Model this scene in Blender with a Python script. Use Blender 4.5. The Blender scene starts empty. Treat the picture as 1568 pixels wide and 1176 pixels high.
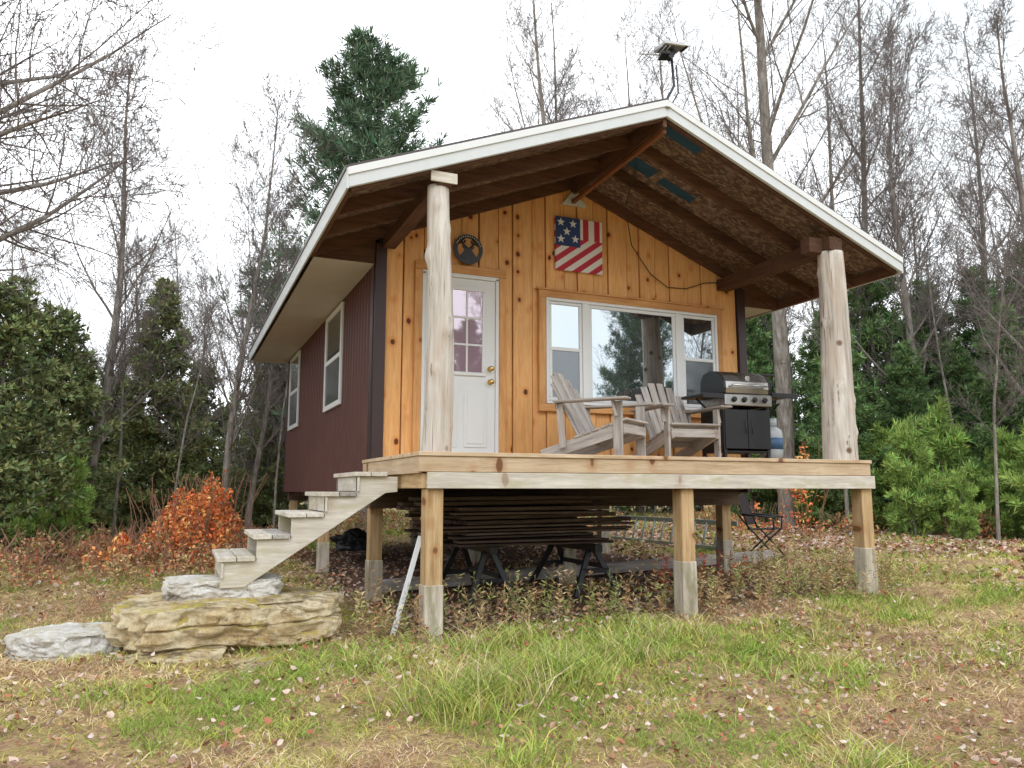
import bpy, bmesh, math, random, os
import numpy as np
from mathutils import Vector, Matrix, noise
random.seed(7); rng=np.random.default_rng(7)
sc=bpy.context.scene
R=math.radians
PAR=None
# ------------------------------------------------------------ helpers
def link(o,parent=True):
    sc.collection.objects.link(o)
    if parent and PAR is not None: o.parent=PAR
    return o
def empty(name,loc=(0,0,0),rz=0.0,s=(1,1,1)):
    global PAR
    e=bpy.data.objects.new(name,None); sc.collection.objects.link(e)
    e.location=loc; e.rotation_euler=(0,0,rz); e.scale=s; e.empty_display_size=.2
    PAR=e; return e
class NT:
    def __init__(s,name):
        s.m=bpy.data.materials.new(name); s.m.use_nodes=True
        s.t=s.m.node_tree; s.t.nodes.clear()
        s.out=s.t.nodes.new('ShaderNodeOutputMaterial')
        s.b=s.t.nodes.new('ShaderNodeBsdfPrincipled')
        s.t.links.new(s.b.outputs[0],s.out.inputs[0])
    def n(s,typ,ins=None,**kw):
        d=s.t.nodes.new('ShaderNode'+typ)
        for k,v in kw.items(): setattr(d,k,v)
        for k,v in (ins or {}).items(): s.set(d.inputs[k],v)
        return d
    def set(s,sock,v):
        if isinstance(v,bpy.types.NodeSocket): s.t.links.new(v,sock)
        elif isinstance(v,bpy.types.Node): s.t.links.new(v.outputs[0],sock)
        else:
            if isinstance(v,(tuple,list)) and len(v)==3 and sock.type=='RGBA': v=(*v,1)
            sock.default_value=v
    def ramp(s,fac,stops,interp='LINEAR'):
        r=s.n('ValToRGB'); s.set(r.inputs[0],fac); cr=r.color_ramp; cr.interpolation=interp
        while len(cr.elements)<len(stops): cr.elements.new(.5)
        for e,(p,c) in zip(cr.elements,stops):
            e.position=p; e.color=(*c,1) if len(c)==3 else c
        return r.outputs[0]
    def math(s,op,a,b=0.0,c=0.0,clamp=False):
        d=s.n('Math',operation=op,use_clamp=clamp); s.set(d.inputs[0],a); s.set(d.inputs[1],b); s.set(d.inputs[2],c); return d.outputs[0]
    def mix(s,f,a,b,blend='MIX'):
        d=s.n('Mix',data_type='RGBA',blend_type=blend)
        s.set(d.inputs[0],f); s.set(d.inputs[6],a); s.set(d.inputs[7],b); return d.outputs[2]
    def noise(s,vec,scale,detail=4,dist=0.0,rough=.5):
        d=s.n('TexNoise',{'Scale':scale,'Detail':detail,'Distortion':dist,'Roughness':rough}); s.set(d.inputs['Vector'],vec); return d.outputs[0]
    def mapping(s,vec,scale=(1,1,1),loc=(0,0,0)):
        d=s.n('Mapping'); s.set(d.inputs[0],vec); d.inputs['Scale'].default_value=scale; d.inputs['Location'].default_value=loc; return d.outputs[0]
    def bump(s,h,strength=.2,dist=.01):
        d=s.n('Bump',{'Strength':strength,'Distance':dist}); s.set(d.inputs['Height'],h); s.t.links.new(d.outputs[0],s.b.inputs['Normal'])
    def fin(s,col,rough=.7,metal=0.0,spec=.3):
        s.set(s.b.inputs['Base Color'],col); s.set(s.b.inputs['Roughness'],rough); s.set(s.b.inputs['Metallic'],metal); s.b.inputs['Specular IOR Level'].default_value=spec
        return s.m
def objvec(N):
    tc=N.n('TexCoord'); oi=N.n('ObjectInfo')
    r=N.math('MULTIPLY',oi.outputs['Random'],41.0)
    a=N.n('VectorMath',operation='ADD'); N.set(a.inputs[0],tc.outputs['Object']); N.set(a.inputs[1],r)
    return a.outputs[0],oi.outputs['Random']
def wood(name,light,dark,knots=0.0,grain=(.7,9,9),var=.25,rough=.75,stain=None,kcol=(.13,.04,.015),kscale=5.0,lowmix=.6):
    N=NT(name); v,rnd=objvec(N)
    g=N.noise(N.mapping(v,grain),3.2,7,.6,.62)
    col=N.ramp(g,[(.30,dark),(.62,light)])
    fine=N.noise(N.mapping(v,(1.5,45,45)),4,3,0,.6)
    col=N.mix(.35,col,N.ramp(fine,[(.35,(.55,.55,.55)),(.6,(1,1,1))]),'MULTIPLY')
    low=N.noise(v,2.1,3)
    col=N.mix(lowmix,col,N.ramp(low,[(.3,(.76,.68,.60)),(.7,(1.12,1.10,1.07))]),'MULTIPLY')
    if stain:
        sn=N.noise(N.mapping(v,(1.2,4,4)),2.3,6,0,.65)
        col=N.mix(N.ramp(sn,[(.48,(0,0,0)),(.66,(1,1,1))]),col,stain)
    if knots>0:
        vo=N.n('TexVoronoi',{'Scale':kscale,'Randomness':1.0})
        wv=N.n('VectorMath',operation='ADD'); N.set(wv.inputs[0],v)
        nz=N.n('TexNoise',{'Scale':9.0,'Detail':2}); N.set(nz.inputs['Vector'],v)
        sc1=N.n('VectorMath',operation='SCALE'); N.set(sc1.inputs[0],nz.outputs['Color']); sc1.inputs['Scale'].default_value=.03
        N.set(wv.inputs[1],sc1.outputs[0]); N.set(vo.inputs['Vector'],N.mapping(wv.outputs[0],(.8,1,.4)))
        d=vo.outputs['Distance']
        halo=N.ramp(d,[(.10,(1,1,1)),(.32,(0,0,0))])
        col=N.mix(N.math('MULTIPLY',halo,.75*knots),col,(dark[0]*.85,dark[1]*.58,dark[2]*.42))
        core=N.ramp(d,[(.11,(1,1,1)),(.15,(0,0,0))])
        col=N.mix(N.math('MULTIPLY',core,knots),col,kcol)
    br=N.n('MapRange',{3:1-var,4:1+var*.5}); N.set(br.inputs[0],rnd)
    col=N.mix(1.0,col,br.outputs[0],'MULTIPLY')
    N.bump(fine,.25,.004)
    return N.fin(col,rough,0,.25)
def paint(name,c,rough=.5,dirt=.12,metal=0.0,spec=.4,bump=0.0,sc_=3.0):
    N=NT(name); v,rnd=objvec(N)
    a=N.noise(v,sc_,6,0,.65)
    col=N.mix(N.ramp(a,[(.3,(1,1,1)),(.75,(0,0,0))]),c,(c[0]*(1-dirt),c[1]*(1-dirt*1.1),c[2]*(1-dirt*1.3)))
    if bump: N.bump(N.noise(v,60,3),bump,.003)
    rr=N.n('MapRange',{3:max(.02,rough-.1),4:min(1,rough+.12)}); N.set(rr.inputs[0],a)
    return N.fin(col,rr.outputs[0],metal,spec)
def vcol(name,rough=.7,trans=.0,spec=.2):
    N=NT(name); a=N.n('Attribute',attribute_name='Col')
    return N.fin(a.outputs['Color'],rough,0,spec)
def mesh(name,verts,faces,mat,M=None,smooth=False,bev=0,parent=True,bs=1):
    me=bpy.data.meshes.new(name); me.from_pydata([tuple(v) for v in verts],[],faces); me.materials.append(mat)
    bm=bmesh.new(); bm.from_mesh(me); bmesh.ops.recalc_face_normals(bm,faces=bm.faces); bm.to_mesh(me); bm.free()
    if smooth:
        for p in me.polygons: p.use_smooth=True
    o=bpy.data.objects.new(name,me); link(o,parent)
    if M is not None: o.matrix_local=M
    if bev>0:
        b=o.modifiers.new('b','BEVEL'); b.width=bev; b.segments=bs; b.limit_method='ANGLE'
    return o
BF=[(0,1,2,3),(4,7,6,5),(0,4,5,1),(1,5,6,2),(2,6,7,3),(3,7,4,0)]
def plank(name,p0,p1,w,h,mat,up=(0,0,1),bev=.004,bs=1):
    p0=Vector(p0);p1=Vector(p1); x=(p1-p0); L=x.length; x.normalize(); z=Vector(up); z=z-x*z.dot(x)
    if z.length<1e-4: z=Vector((0,1,0)); z=z-x*z.dot(x)
    if z.length<1e-4: z=Vector((1,0,0))
    z.normalize(); y=z.cross(x)
    M=Matrix.Translation((p0+p1)/2)@Matrix((x,y,z)).transposed().to_4x4()
    a,b,c=L/2,w/2,h/2
    V=[(-a,-b,-c),(a,-b,-c),(a,b,-c),(-a,b,-c),(-a,-b,c),(a,-b,c),(a,b,c),(-a,b,c)]
    return mesh(name,V,BF,mat,M,bev=bev,bs=bs)
def box(name,x0,x1,y0,y1,z0,z1,mat,bev=.004,bs=1):
    dx,dy,dz=x1-x0,y1-y0,z1-z0; cx_,cy,cz=(x0+x1)/2,(y0+y1)/2,(z0+z1)/2
    if dx>=dy and dx>=dz: return plank(name,(x0,cy,cz),(x1,cy,cz),dy,dz,mat,(0,0,1),bev,bs)
    if dy>=dz: return plank(name,(cx_,y0,cz),(cx_,y1,cz),dx,dz,mat,(0,0,1),bev,bs)
    return plank(name,(cx_,cy,z0),(cx_,cy,z1),dx,dy,mat,(0,1,0),bev,bs)
def prism(name,poly,y0,y1,mat,bev=0):   # poly in xz
    n=len(poly); V=[(x,y0,z) for x,z in poly]+[(x,y1,z) for x,z in poly]
    F=[tuple(range(n)),tuple(range(2*n-1,n-1,-1))]+[(i,(i+1)%n,n+(i+1)%n,n+i) for i in range(n)]
    return mesh(name,V,F,mat,bev=bev)
def tube(name,pts,radii,mat,n=10,smooth=True,cap=True):
    pts=[Vector(p) for p in pts]
    if not hasattr(radii,'__len__'): radii=[radii]*len(pts)
    V=[];F=[]
    prev=None
    for i,p in enumerate(pts):
        d=(pts[min(i+1,len(pts)-1)]-pts[max(i-1,0)]).normalized()
        if prev is None:
            a=Vector((0,0,1)) if abs(d.z)<.9 else Vector((1,0,0)); u=d.cross(a).normalized()
        else: u=(prev-d*prev.dot(d)).normalized()
        prev=u; w=d.cross(u)
        for k in range(n):
            t=2*math.pi*k/n; V.append(p+(u*math.cos(t)+w*math.sin(t))*radii[i])
    for i in range(len(pts)-1):
        for k in range(n): F.append((i*n+k,i*n+(k+1)%n,(i+1)*n+(k+1)%n,(i+1)*n+k))
    if cap: F.append(tuple(range(n-1,-1,-1))); F.append(tuple(range((len(pts)-1)*n,len(pts)*n)))
    o=mesh(name,V,F,mat)
    if smooth:
        for p in o.data.polygons: p.use_smooth=len(p.vertices)==4
    return o
def lathe(name,prof,mat,loc=(0,0,0),n=24,axis='z'):
    V=[];F=[]
    for r,z in prof:
        for k in range(n):
            t=2*math.pi*k/n; c=(r*math.cos(t),r*math.sin(t),z)
            if axis=='y': c=(c[0],c[2],c[1])
            if axis=='x': c=(c[2],c[0],c[1])
            V.append(Vector(c)+Vector(loc))
    for i in range(len(prof)-1):
        for k in range(n): F.append((i*n+k,i*n+(k+1)%n,(i+1)*n+(k+1)%n,(i+1)*n+k))
    F.append(tuple(range(n-1,-1,-1))); F.append(tuple(range((len(prof)-1)*n,len(prof)*n)))
    o=mesh(name,V,F,mat)
    for p in o.data.polygons: p.use_smooth=len(p.vertices)==4
    return o
def arr_me(name,V,topo,C,mat):
    N_,k,_=V.shape; m=len(topo[0]); T=np.array(topo)
    idx=(np.arange(N_)[:,None,None]*k+T[None]).reshape(-1)
    me=bpy.data.meshes.new(name); nv=N_*k; nf=N_*len(topo)
    me.vertices.add(nv); me.vertices.foreach_set('co',V.reshape(-1).astype(np.float32))
    me.loops.add(nf*m); me.loops.foreach_set('vertex_index',idx.astype(np.int32))
    me.polygons.add(nf); me.polygons.foreach_set('loop_start',(np.arange(nf)*m).astype(np.int32))
    me.update(calc_edges=True)
    a=me.color_attributes.new('Col','FLOAT_COLOR','POINT')
    c4=np.ones((nv,4),np.float32); c4[:,:3]=np.repeat(C,k,axis=0); a.data.foreach_set('color',c4.reshape(-1))
    me.materials.append(mat); return me
def unit(a): return a/np.maximum(np.linalg.norm(a,axis=-1,keepdims=True),1e-6)
def blades_V(P,D,L,W,bend):
    s=unit(np.cross(D,rng.normal(size=D.shape)))*W[:,None]*.5
    mid=P+D*(L*.5)[:,None]+bend*(L*.12)[:,None]; tip=P+D*(L*.92)[:,None]+bend*(L*.5)[:,None]
    return np.stack([P-s,P+s,mid-s*.8,mid+s*.8,tip],1)
BT=[(0,1,3),(0,3,2),(2,3,4)]
def leaf_V(P,D,L,W):
    s=unit(np.cross(D,rng.normal(size=D.shape)))*W[:,None]*.5
    return np.stack([P,P+D*(L*.5)[:,None]+s,P+D*L[:,None],P+D*(L*.5)[:,None]-s],1)
LT=[(0,1,2,3)]
def newobj(name,me,loc=(0,0,0),rz=0,s=(1,1,1),parent=False):
    o=bpy.data.objects.new(name,me); sc.collection.objects.link(o)
    o.location=loc; o.rotation_euler=(0,0,rz); o.scale=s
    if parent and PAR: o.parent=PAR
    return o
def gz(x,y):
    x=np.asarray(x,float); y=np.asarray(y,float)
    z=-.055*np.clip(6-y,0,6.5)+.03*np.clip(x-2,0,6)*np.clip((y-1)/4,0,1)
    z=z+.012*np.clip(y-12,0,20)
    z=z+.025*np.sin(x*1.3+.5)*np.sin(y*1.1)+.015*np.sin(x*3.1+y*1.7)+.012*np.sin(y*4.3-x*1.9)
    return z
def polar(az,d):
    a=R(az); return d*math.sin(a),d*math.cos(a)
# ------------------------------------------------------------ materials
pine=wood('siding_pine',(.88,.505,.215),(.75,.37,.125),knots=1.0,var=.07,rough=.6,lowmix=.4)
trimw=wood('trim_pine',(.74,.41,.17),(.58,.28,.10),knots=.7,var=.12,rough=.6)
deckw=wood('deck_lumber',(.74,.59,.42),(.54,.39,.24),knots=.8,var=.12)
pale=wood('weathered_pale',(.76,.73,.67),(.54,.50,.44),knots=.4,stain=(.50,.46,.33),var=.1)
grey=wood('weathered_grey',(.56,.53,.51),(.31,.285,.27),knots=.25,var=.2,rough=.85)
postw=wood('post_lumber',(.66,.48,.28),(.42,.27,.13),knots=.7,var=.1)
sleeve=wood('post_sleeve',(.68,.63,.54),(.42,.37,.29),knots=.2,stain=(.30,.27,.18),var=.1)
stainw=wood('rafter_wood',(.155,.080,.050),(.075,.037,.024),var=.25)
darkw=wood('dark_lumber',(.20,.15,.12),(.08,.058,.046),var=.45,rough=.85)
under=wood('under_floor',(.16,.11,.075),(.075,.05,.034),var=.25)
white=paint('white_paint',(.76,.78,.79),.4,.06)
fasc=paint('fascia_white',(.66,.70,.72),.4,.12)
soff=paint('soffit_cream',(.60,.58,.55),.6,.12)
brown=paint('brown_metal',(.122,.046,.038),.48,.25,spec=.35)
corner=paint('corner_metal',(.055,.032,.034),.4,.2,spec=.4)
roofm=paint('roof_metal',(.07,.05,.045),.4,.2,spec=.5)
black=paint('black_powder',(.016,.017,.02),.42,.2,spec=.5)
steel=paint('stainless',(.55,.55,.54),.28,.15,metal=1.0)
brass=paint('brass',(.75,.5,.16),.3,.1,metal=1.0)
alu=paint('aluminium',(.5,.5,.5),.4,.2,metal=.9)
tank=paint('tank_paint',(.42,.46,.50),.35,.2)
ladm=paint('ladder_green',(.42,.52,.50),.5,.3)
def osb():
    N=NT('osb_sheathing'); tc=N.n('TexCoord'); v=tc.outputs['Object']
    vo=N.n('TexVoronoi',{'Scale':22.0}); N.set(vo.inputs['Vector'],N.mapping(v,(1,1.7,1)))
    c=N.ramp(N.n('SeparateColor',{0:vo.outputs['Color']}).outputs[0],[(0,(.10,.065,.048)),(.5,(.18,.12,.088)),(1,(.34,.25,.19))])
    c=N.mix(.6,c,N.ramp(N.noise(v,1.6,4),[(.35,(.6,.55,.5)),(.65,(1,1,1))]),'MULTIPLY')
    return N.fin(c,.8)
osbm=osb()
blue=paint('blue_wrap',(.02,.10,.19),.6,.4)
def glass(name,dark,refl,rough=.015,gc=(.68,.75,.79)):
    N=NT(name); N.fin(dark,.2,0,.5)
    tc=N.n('TexCoord'); 
    g=N.n('BsdfGlossy',{'Color':gc,'Roughness':rough}); m=N.n('MixShader',{0:refl})
    bp=N.n('Bump',{'Strength':.03,'Distance':.01}); N.set(bp.inputs['Height'],N.noise(tc.outputs['Object'],1.7,1)); N.t.links.new(bp.outputs[0],g.inputs['Normal'])
    N.t.links.new(N.b.outputs[0],m.inputs[1]); N.t.links.new(g.outputs[0],m.inputs[2]); N.t.links.new(m.outputs[0],N.out.inputs[0]); return N.m
gl=glass('window_glass',(.03,.035,.04),.58); scr=glass('screened_glass',(.06,.062,.066),.13,.06); gld=glass('door_glass',(.40,.24,.32),.38,gc=(.8,.72,.8))
def logmat():
    N=NT('log_wood'); v,_=objvec(N)
    g=N.noise(N.mapping(v,(7,7,.55)),2.6,8,.5,.6)
    c=N.ramp(g,[(.26,(.26,.21,.17)),(.42,(.48,.43,.375)),(.64,(.66,.62,.57))])
    cr=N.noise(N.mapping(v,(24,24,.35)),2.2,3,.3)
    c=N.mix(N.ramp(cr,[(.61,(0,0,0)),(.67,(1,1,1))]),c,(.24,.18,.14))
    vo=N.n('TexVoronoi',{'Scale':3.6}); N.set(vo.inputs['Vector'],v)
    c=N.mix(N.ramp(vo.outputs['Distance'],[(.07,(1,1,1)),(.15,(0,0,0))]),c,(.15,.09,.06))
    st=N.noise(N.mapping(v,(3,3,1)),1.4,4)
    c=N.mix(N.ramp(st,[(.5,(0,0,0)),(.72,(.6,.6,.6))]),c,(.48,.34,.235))
    N.bump(g,.3,.01); return N.fin(c,.75)
logm=logmat()
def rockmat(name,c1,c2,c3,moss):
    N=NT(name); tc=N.n('TexCoord'); v=tc.outputs['Object']
    a=N.noise(v,2.6,10,.3,.75); c=N.ramp(a,[(.30,c1),(.42,c2),(.56,c3)])
    st=N.noise(N.mapping(v,(1.6,1.6,8)),1.7,8,.6,.75)
    c=N.mix(.8,c,N.ramp(st,[(.37,(.20,.15,.11)),(.45,(1,1,1))]),'MULTIPLY')
    gn=N.n('NewGeometry'); sz=N.n('SeparateXYZ'); N.set(sz.inputs[0],gn.outputs['Normal'])
    top=N.math('GREATER_THAN',sz.outputs[2],.55)
    mm=N.math('MULTIPLY',N.ramp(N.noise(v,3.5,7,0,.75),[(.46,(0,0,0)),(.58,(1,1,1))]),top)
    c=N.mix(N.math('MULTIPLY',mm,moss),c,(.24,.18,.09))
    m2=N.math('MULTIPLY',N.ramp(N.noise(v,6.5,6,0,.7),[(.50,(0,0,0)),(.60,(1,1,1))]),top)
    c=N.mix(N.math('MULTIPLY',m2,moss),c,(.56,.45,.07))
    sp=N.noise(v,30,5,0,.8); c=N.mix(.4,c,N.ramp(sp,[(.38,(.55,.52,.48)),(.55,(1.1,1.1,1.08))]),'MULTIPLY')
    N.bump(N.noise(v,11,10,0,.8),.8,.05); return N.fin(c,.9)
rockA=rockmat('limestone_tan',(.30,.19,.085),(.62,.46,.25),(.84,.73,.52),.85)
rockB=rockmat('limestone_grey',(.38,.33,.27),(.70,.66,.60),(.88,.87,.85),.3)
# ------------------------------------------------------------ ground
def groundmat():
    N=NT('meadow_ground'); tc=N.n('TexCoord'); v=tc.outputs['Object']
    a=N.noise(v,.55,6,0,.6); b=N.noise(v,6,8,0,.7); f=N.noise(v,38,5,0,.7)
    c=N.ramp(a,[(.38,(.56,.42,.23)),(.53,(.48,.39,.17)),(.66,(.30,.32,.09))])
    c=N.mix(N.ramp(b,[(.42,(0,0,0)),(.6,(1,1,1))]),c,(.38,.25,.165))
    c=N.mix(.85,c,N.ramp(f,[(.3,(.30,.27,.24)),(.7,(1.35,1.3,1.2))]),'MULTIPLY')
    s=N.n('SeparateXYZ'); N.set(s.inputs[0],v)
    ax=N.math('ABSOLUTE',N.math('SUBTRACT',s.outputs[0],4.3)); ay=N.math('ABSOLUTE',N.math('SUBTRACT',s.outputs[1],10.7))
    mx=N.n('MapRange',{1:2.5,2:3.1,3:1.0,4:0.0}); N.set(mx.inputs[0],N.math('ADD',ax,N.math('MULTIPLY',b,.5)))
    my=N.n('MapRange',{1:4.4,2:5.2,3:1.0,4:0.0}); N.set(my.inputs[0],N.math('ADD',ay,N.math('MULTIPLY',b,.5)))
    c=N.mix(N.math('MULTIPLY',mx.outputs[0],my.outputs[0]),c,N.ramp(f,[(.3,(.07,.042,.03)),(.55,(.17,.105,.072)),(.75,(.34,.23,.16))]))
    N.bump(f,.8,.03); return N.fin(c,.95,0,.1)
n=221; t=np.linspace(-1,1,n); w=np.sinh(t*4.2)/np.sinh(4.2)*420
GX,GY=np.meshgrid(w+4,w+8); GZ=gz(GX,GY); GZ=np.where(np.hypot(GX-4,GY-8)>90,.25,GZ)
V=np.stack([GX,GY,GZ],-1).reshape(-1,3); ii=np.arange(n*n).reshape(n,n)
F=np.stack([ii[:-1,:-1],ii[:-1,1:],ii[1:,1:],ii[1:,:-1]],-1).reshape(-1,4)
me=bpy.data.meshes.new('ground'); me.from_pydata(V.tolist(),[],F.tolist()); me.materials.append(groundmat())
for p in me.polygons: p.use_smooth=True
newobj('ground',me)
# ------------------------------------------------------------ cabin
CX=4.28; HW=3.127; PK=5.044; SL=.396; RY0=6.05; RY1=15.4
def rz_(x): return PK-SL*abs(x-CX)
def rake(name,sd,t0,t1,y0,y1,mat,xo=HW,xi=0.0,bev=0):
    a,b=CX+sd*xi,CX+sd*xo
    return prism(name,[(a,rz_(a)-t0),(b,rz_(b)-t0),(b,rz_(b)-t1),(a,rz_(a)-t1)],y0,y1,mat,bev)
cabin=empty('wooden_cabin')
WL,WR,WY,WB=1.875,6.82,8.05,15.2
x=WL+.10; k=0
M0=Matrix(((0,1,0,0),(0,0,1,0),(1,0,0,0),(0,0,0,1)))
while x<WR-.11:
    w=random.uniform(.17,.235) if k%2==0 else random.uniform(.215,.275)
    x1=min(x+w,WR-.10)
    if WR-.10-x1<.08: x1=WR-.10
    zb=1.46; yf=WY-(.012 if k%2 else -.004)
    xm=(x+x1)/2; zm=3.0
    top=[(x,rz_(x)-.055),(x1-.006,rz_(x1)-.055)]
    if x<CX<x1: top=[top[0],(CX,PK-.055),top[1]]
    poly=[(x1-.006,zb),(x,zb)]+top
    m=len(poly); LV=[(z-zm,xx-xm,0) for xx,z in poly]+[(z-zm,xx-xm,.06) for xx,z in poly]
    F=[tuple(range(m)),tuple(range(2*m-1,m-1,-1))]+[(i,(i+1)%m,m+(i+1)%m,m+i) for i in range(m)]
    mesh('siding_board',LV,F,pine,Matrix.Translation((xm,yf,zm))@M0,bev=.004)
    x=x1+.006; k+=1
prism('gable_backing',[(WL+.03,1.2),(WR-.03,1.2),(WR-.03,rz_(WR)-.06),(CX,PK-.06),(WL+.03,rz_(WL)-.06)],WY+.07,WY+.14,darkw)
def corr(name,p0,p1,z0,z1,nrm,mat,pitch=.15,dep=.03):
    p0=Vector(p0);p1=Vector(p1);L=(p1-p0).length;d=(p1-p0)/L;nn=Vector(nrm)
    prof=[];s=0
    while s<L-pitch:
        for a,b in ((0,0),(.50,0),(.62,1),(.86,1),(.999,0)): prof.append((s+a*pitch,b*dep))
        s+=pitch
    prof.append((L,0))
    V=[];F=[]
    for a,b in prof:
        q=p0+d*a+nn*b; V+= [(q.x,q.y,z0),(q.x,q.y,z1)]
    for i in range(len(prof)-1): F.append((2*i,2*i+2,2*i+3,2*i+1))
    return mesh(name,V,F,mat)
corr('left_wall',(WL,WY+.05,0),(WL,WB,0),1.16,3.66,(-1,0,0),brown)
corr('right_wall',(WR,WY+.05,0),(WR,WB,0),1.16,3.70,(1,0,0),brown)
corr('back_wall',(WL,WB,0),(WR,WB,0),1.16,3.9,(0,1,0),brown)
prism('back_gable',[(WL,3.9),(WR,3.9),(CX,PK-.06)],WB-.02,WB+.01,brown)
box('corner_trim_left',WL-.025,WL+.095,WY-.035,WY+.02,1.18,3.86,corner,.003)
box('corner_trim_left_side',WL-.036,WL+.01,WY+.022,WY+.14,1.16,3.66,corner,.003)
box('corner_trim_right',WR-.095,WR+.025,WY-.035,WY+.02,1.48,3.86,corner,.003)
box('corner_trim_right_side',WR-.01,WR+.036,WY+.022,WY+.14,1.16,3.66,corner,.003)
box('corner_trim_back',WL-.036,WL+.06,WB-.1,WB+.035,1.16,3.66,corner,.003)
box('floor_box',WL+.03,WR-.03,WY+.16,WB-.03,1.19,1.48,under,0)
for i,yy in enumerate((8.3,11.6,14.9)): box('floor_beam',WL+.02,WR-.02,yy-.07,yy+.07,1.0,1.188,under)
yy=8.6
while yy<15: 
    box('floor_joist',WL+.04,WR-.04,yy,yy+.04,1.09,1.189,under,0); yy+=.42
for xx in (2.0,4.35,6.68):
    for yy in (8.42,11.6,14.9):
        g=float(gz(xx,yy)); box('pier_post',xx-.07,xx+.07,yy-.07,yy+.07,g+.3,1.0,postw)
        box('pier_sleeve',xx-.08,xx+.08,yy-.08,yy+.08,g-.1,g+.42,sleeve,.006)
for sd in (-1,1):
    rake('roof_metal',sd,-.035,-.002,RY0-.005,RY1,roofm,HW+.03)
    rake('roof_sheathing',sd,.0,.045,RY0+.02,RY1-.02,osbm,HW-.02)
    rake('rake_fascia',sd,.0,.165,RY0-.02,RY0+.018,fasc,HW,0,.003)
    rake('rake_drip_edge',sd,-.004,.062,RY0-.034,RY0-.021,white,HW+.012,0,.002)
    rake('rake_fascia_back',sd,.0,.165,RY1-.018,RY1+.02,fasc)
    for i,yy in enumerate((RY0+.03,6.70,7.34,WY-.06)):
        rake('rafter',sd,.047,.185,yy,yy+.04,stainw,HW-.03,.02)
    xo=CX+sd*HW
    box('eave_fascia',min(xo,xo+sd*.02),max(xo,xo+sd*.02),RY0-.02,RY1,rz_(xo)-.178,rz_(xo)-.002,fasc,.003)
    box('subfascia',min(xo-sd*.002,xo-sd*.04),max(xo-sd*.002,xo-sd*.04),RY0+.07,WY+.03,rz_(xo)-.175,rz_(xo)-.05,stainw)
    xw=WL-.03 if sd<0 else WR+.03
    box('soffit',min(xo-sd*.045,xw),max(xo-sd*.045,xw),WY+.03,RY1-.03,3.635,3.65,soff,0)
    a,b=xw,xo-sd*.045
    prism('soffit_end_board',[(a,3.64),(b,3.64),(b,rz_(b)-.05),(a,rz_(a)-.05)],WY-.01,WY+.028,stainw)
box('ridge_board',CX-.022,CX+.022,RY0+.022,WY+.02,PK-.26,PK-.055,stainw)
plank('ridge_tie',(CX+.03,RY0+.08,PK-.27),(CX-.02,WY-.03,PK-.36),.05,.045,wood('tie_wood',(.30,.13,.06),(.2,.08,.035)))
for (xa,xb,ya,yb) in ((.08,.62,6.16,6.42),(.12,.55,7.0,7.2),(.65,1.1,7.05,7.2)):
    rake('house_wrap_strip',1,.0455,.0475,ya,yb,blue,xb,xa)
prism('gable_block',[(CX-.17,PK-.40),(CX+.17,PK-.40),(CX,PK-.20)],WY-.05,WY-.014,fasc)
def log(name,x,y,z0,z1,r0,r1,seed):
    n_,m_=28,60; V=[];F=[]; rs=random.Random(seed); ks=[(rs.uniform(0,6.28),rs.uniform(z0,z1),rs.uniform(.012,.025)) for _ in range(16)]
    for i in range(m_+1):
        t=i/m_; z=z0+(z1-z0)*t; r=r0+(r1-r0)*t
        ox=.02*math.sin(z*2.1+seed); oy=.015*math.sin(z*1.7+seed*2)
        for k in range(n_):
            a=2*math.pi*k/n_
            rr=r*(1+.045*noise.noise((math.cos(a)*1.5+seed,math.sin(a)*1.5,z*1.1)))
            for ka,kz,kh in ks:
                da=(a-ka+math.pi)%(2*math.pi)-math.pi; dd=(da*r)**2+(z-kz)**2; rr+=kh*math.exp(-dd/.0022)
            V.append((ox+rr*math.cos(a),oy+rr*math.sin(a),z-z0))
    for i in range(m_):
        for k in range(n_): F.append((i*n_+k,i*n_+(k+1)%n_,(i+1)*n_+(k+1)%n_,(i+1)*n_+k))
    F.append(tuple(range(m_*n_,(m_+1)*n_)))
    return mesh(name,V,F,logm,Matrix.Translation((x,y,z0)),smooth=True)
log('log_column',1.985,6.20,1.5,3.83,.128,.093,3)
log('log_column',6.53,6.22,1.5,3.80,.178,.135,8)
box('porch_beam',1.92,2.06,6.09,WY-.02,3.815,3.935,stainw); box('beam_end_plate',1.86,2.10,6.072,6.088,3.83,3.925,pale)
box('porch_beam',6.40,6.58,6.09,WY-.02,3.80,3.945,stainw); box('beam_block',6.22,6.60,6.20,6.34,3.78,3.95,stainw)
# deck
box('deck_fascia_upper',1.765,6.655,5.965,6.0,1.342,1.468,deckw)
box('deck_fascia_lower',1.83,6.69,5.945,5.983,1.208,1.338,pale)
yy=5.95; 
while yy<WY-.05:
    box('deck_board',1.755,6.665,yy,min(yy+.138,WY-.02),1.469,1.503,deckw,.004); yy+=.143
box('deck_rim_left',1.765,1.80,6.003,WY-.02,1.33,1.467,deckw); box('deck_rim_left_lower',1.80,1.84,6.003,WY,1.21,1.33,postw)
box('deck_rim_right',6.62,6.655,6.003,WY-.02,1.21,1.467,deckw)
xx=2.2
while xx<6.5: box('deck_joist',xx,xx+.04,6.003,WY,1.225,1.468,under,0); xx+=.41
for xx,s in ((1.91,.46),(4.36,.50),(6.62,.46)):
    g=float(gz(xx,6.07)); box('deck_post',xx-.072,xx+.072,6.0,6.144,g,1.207,postw,.006)
    box('deck_post_sleeve',xx-.079,xx+.079,5.993,6.151,g-.1,g+s,sleeve,.008)
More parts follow.
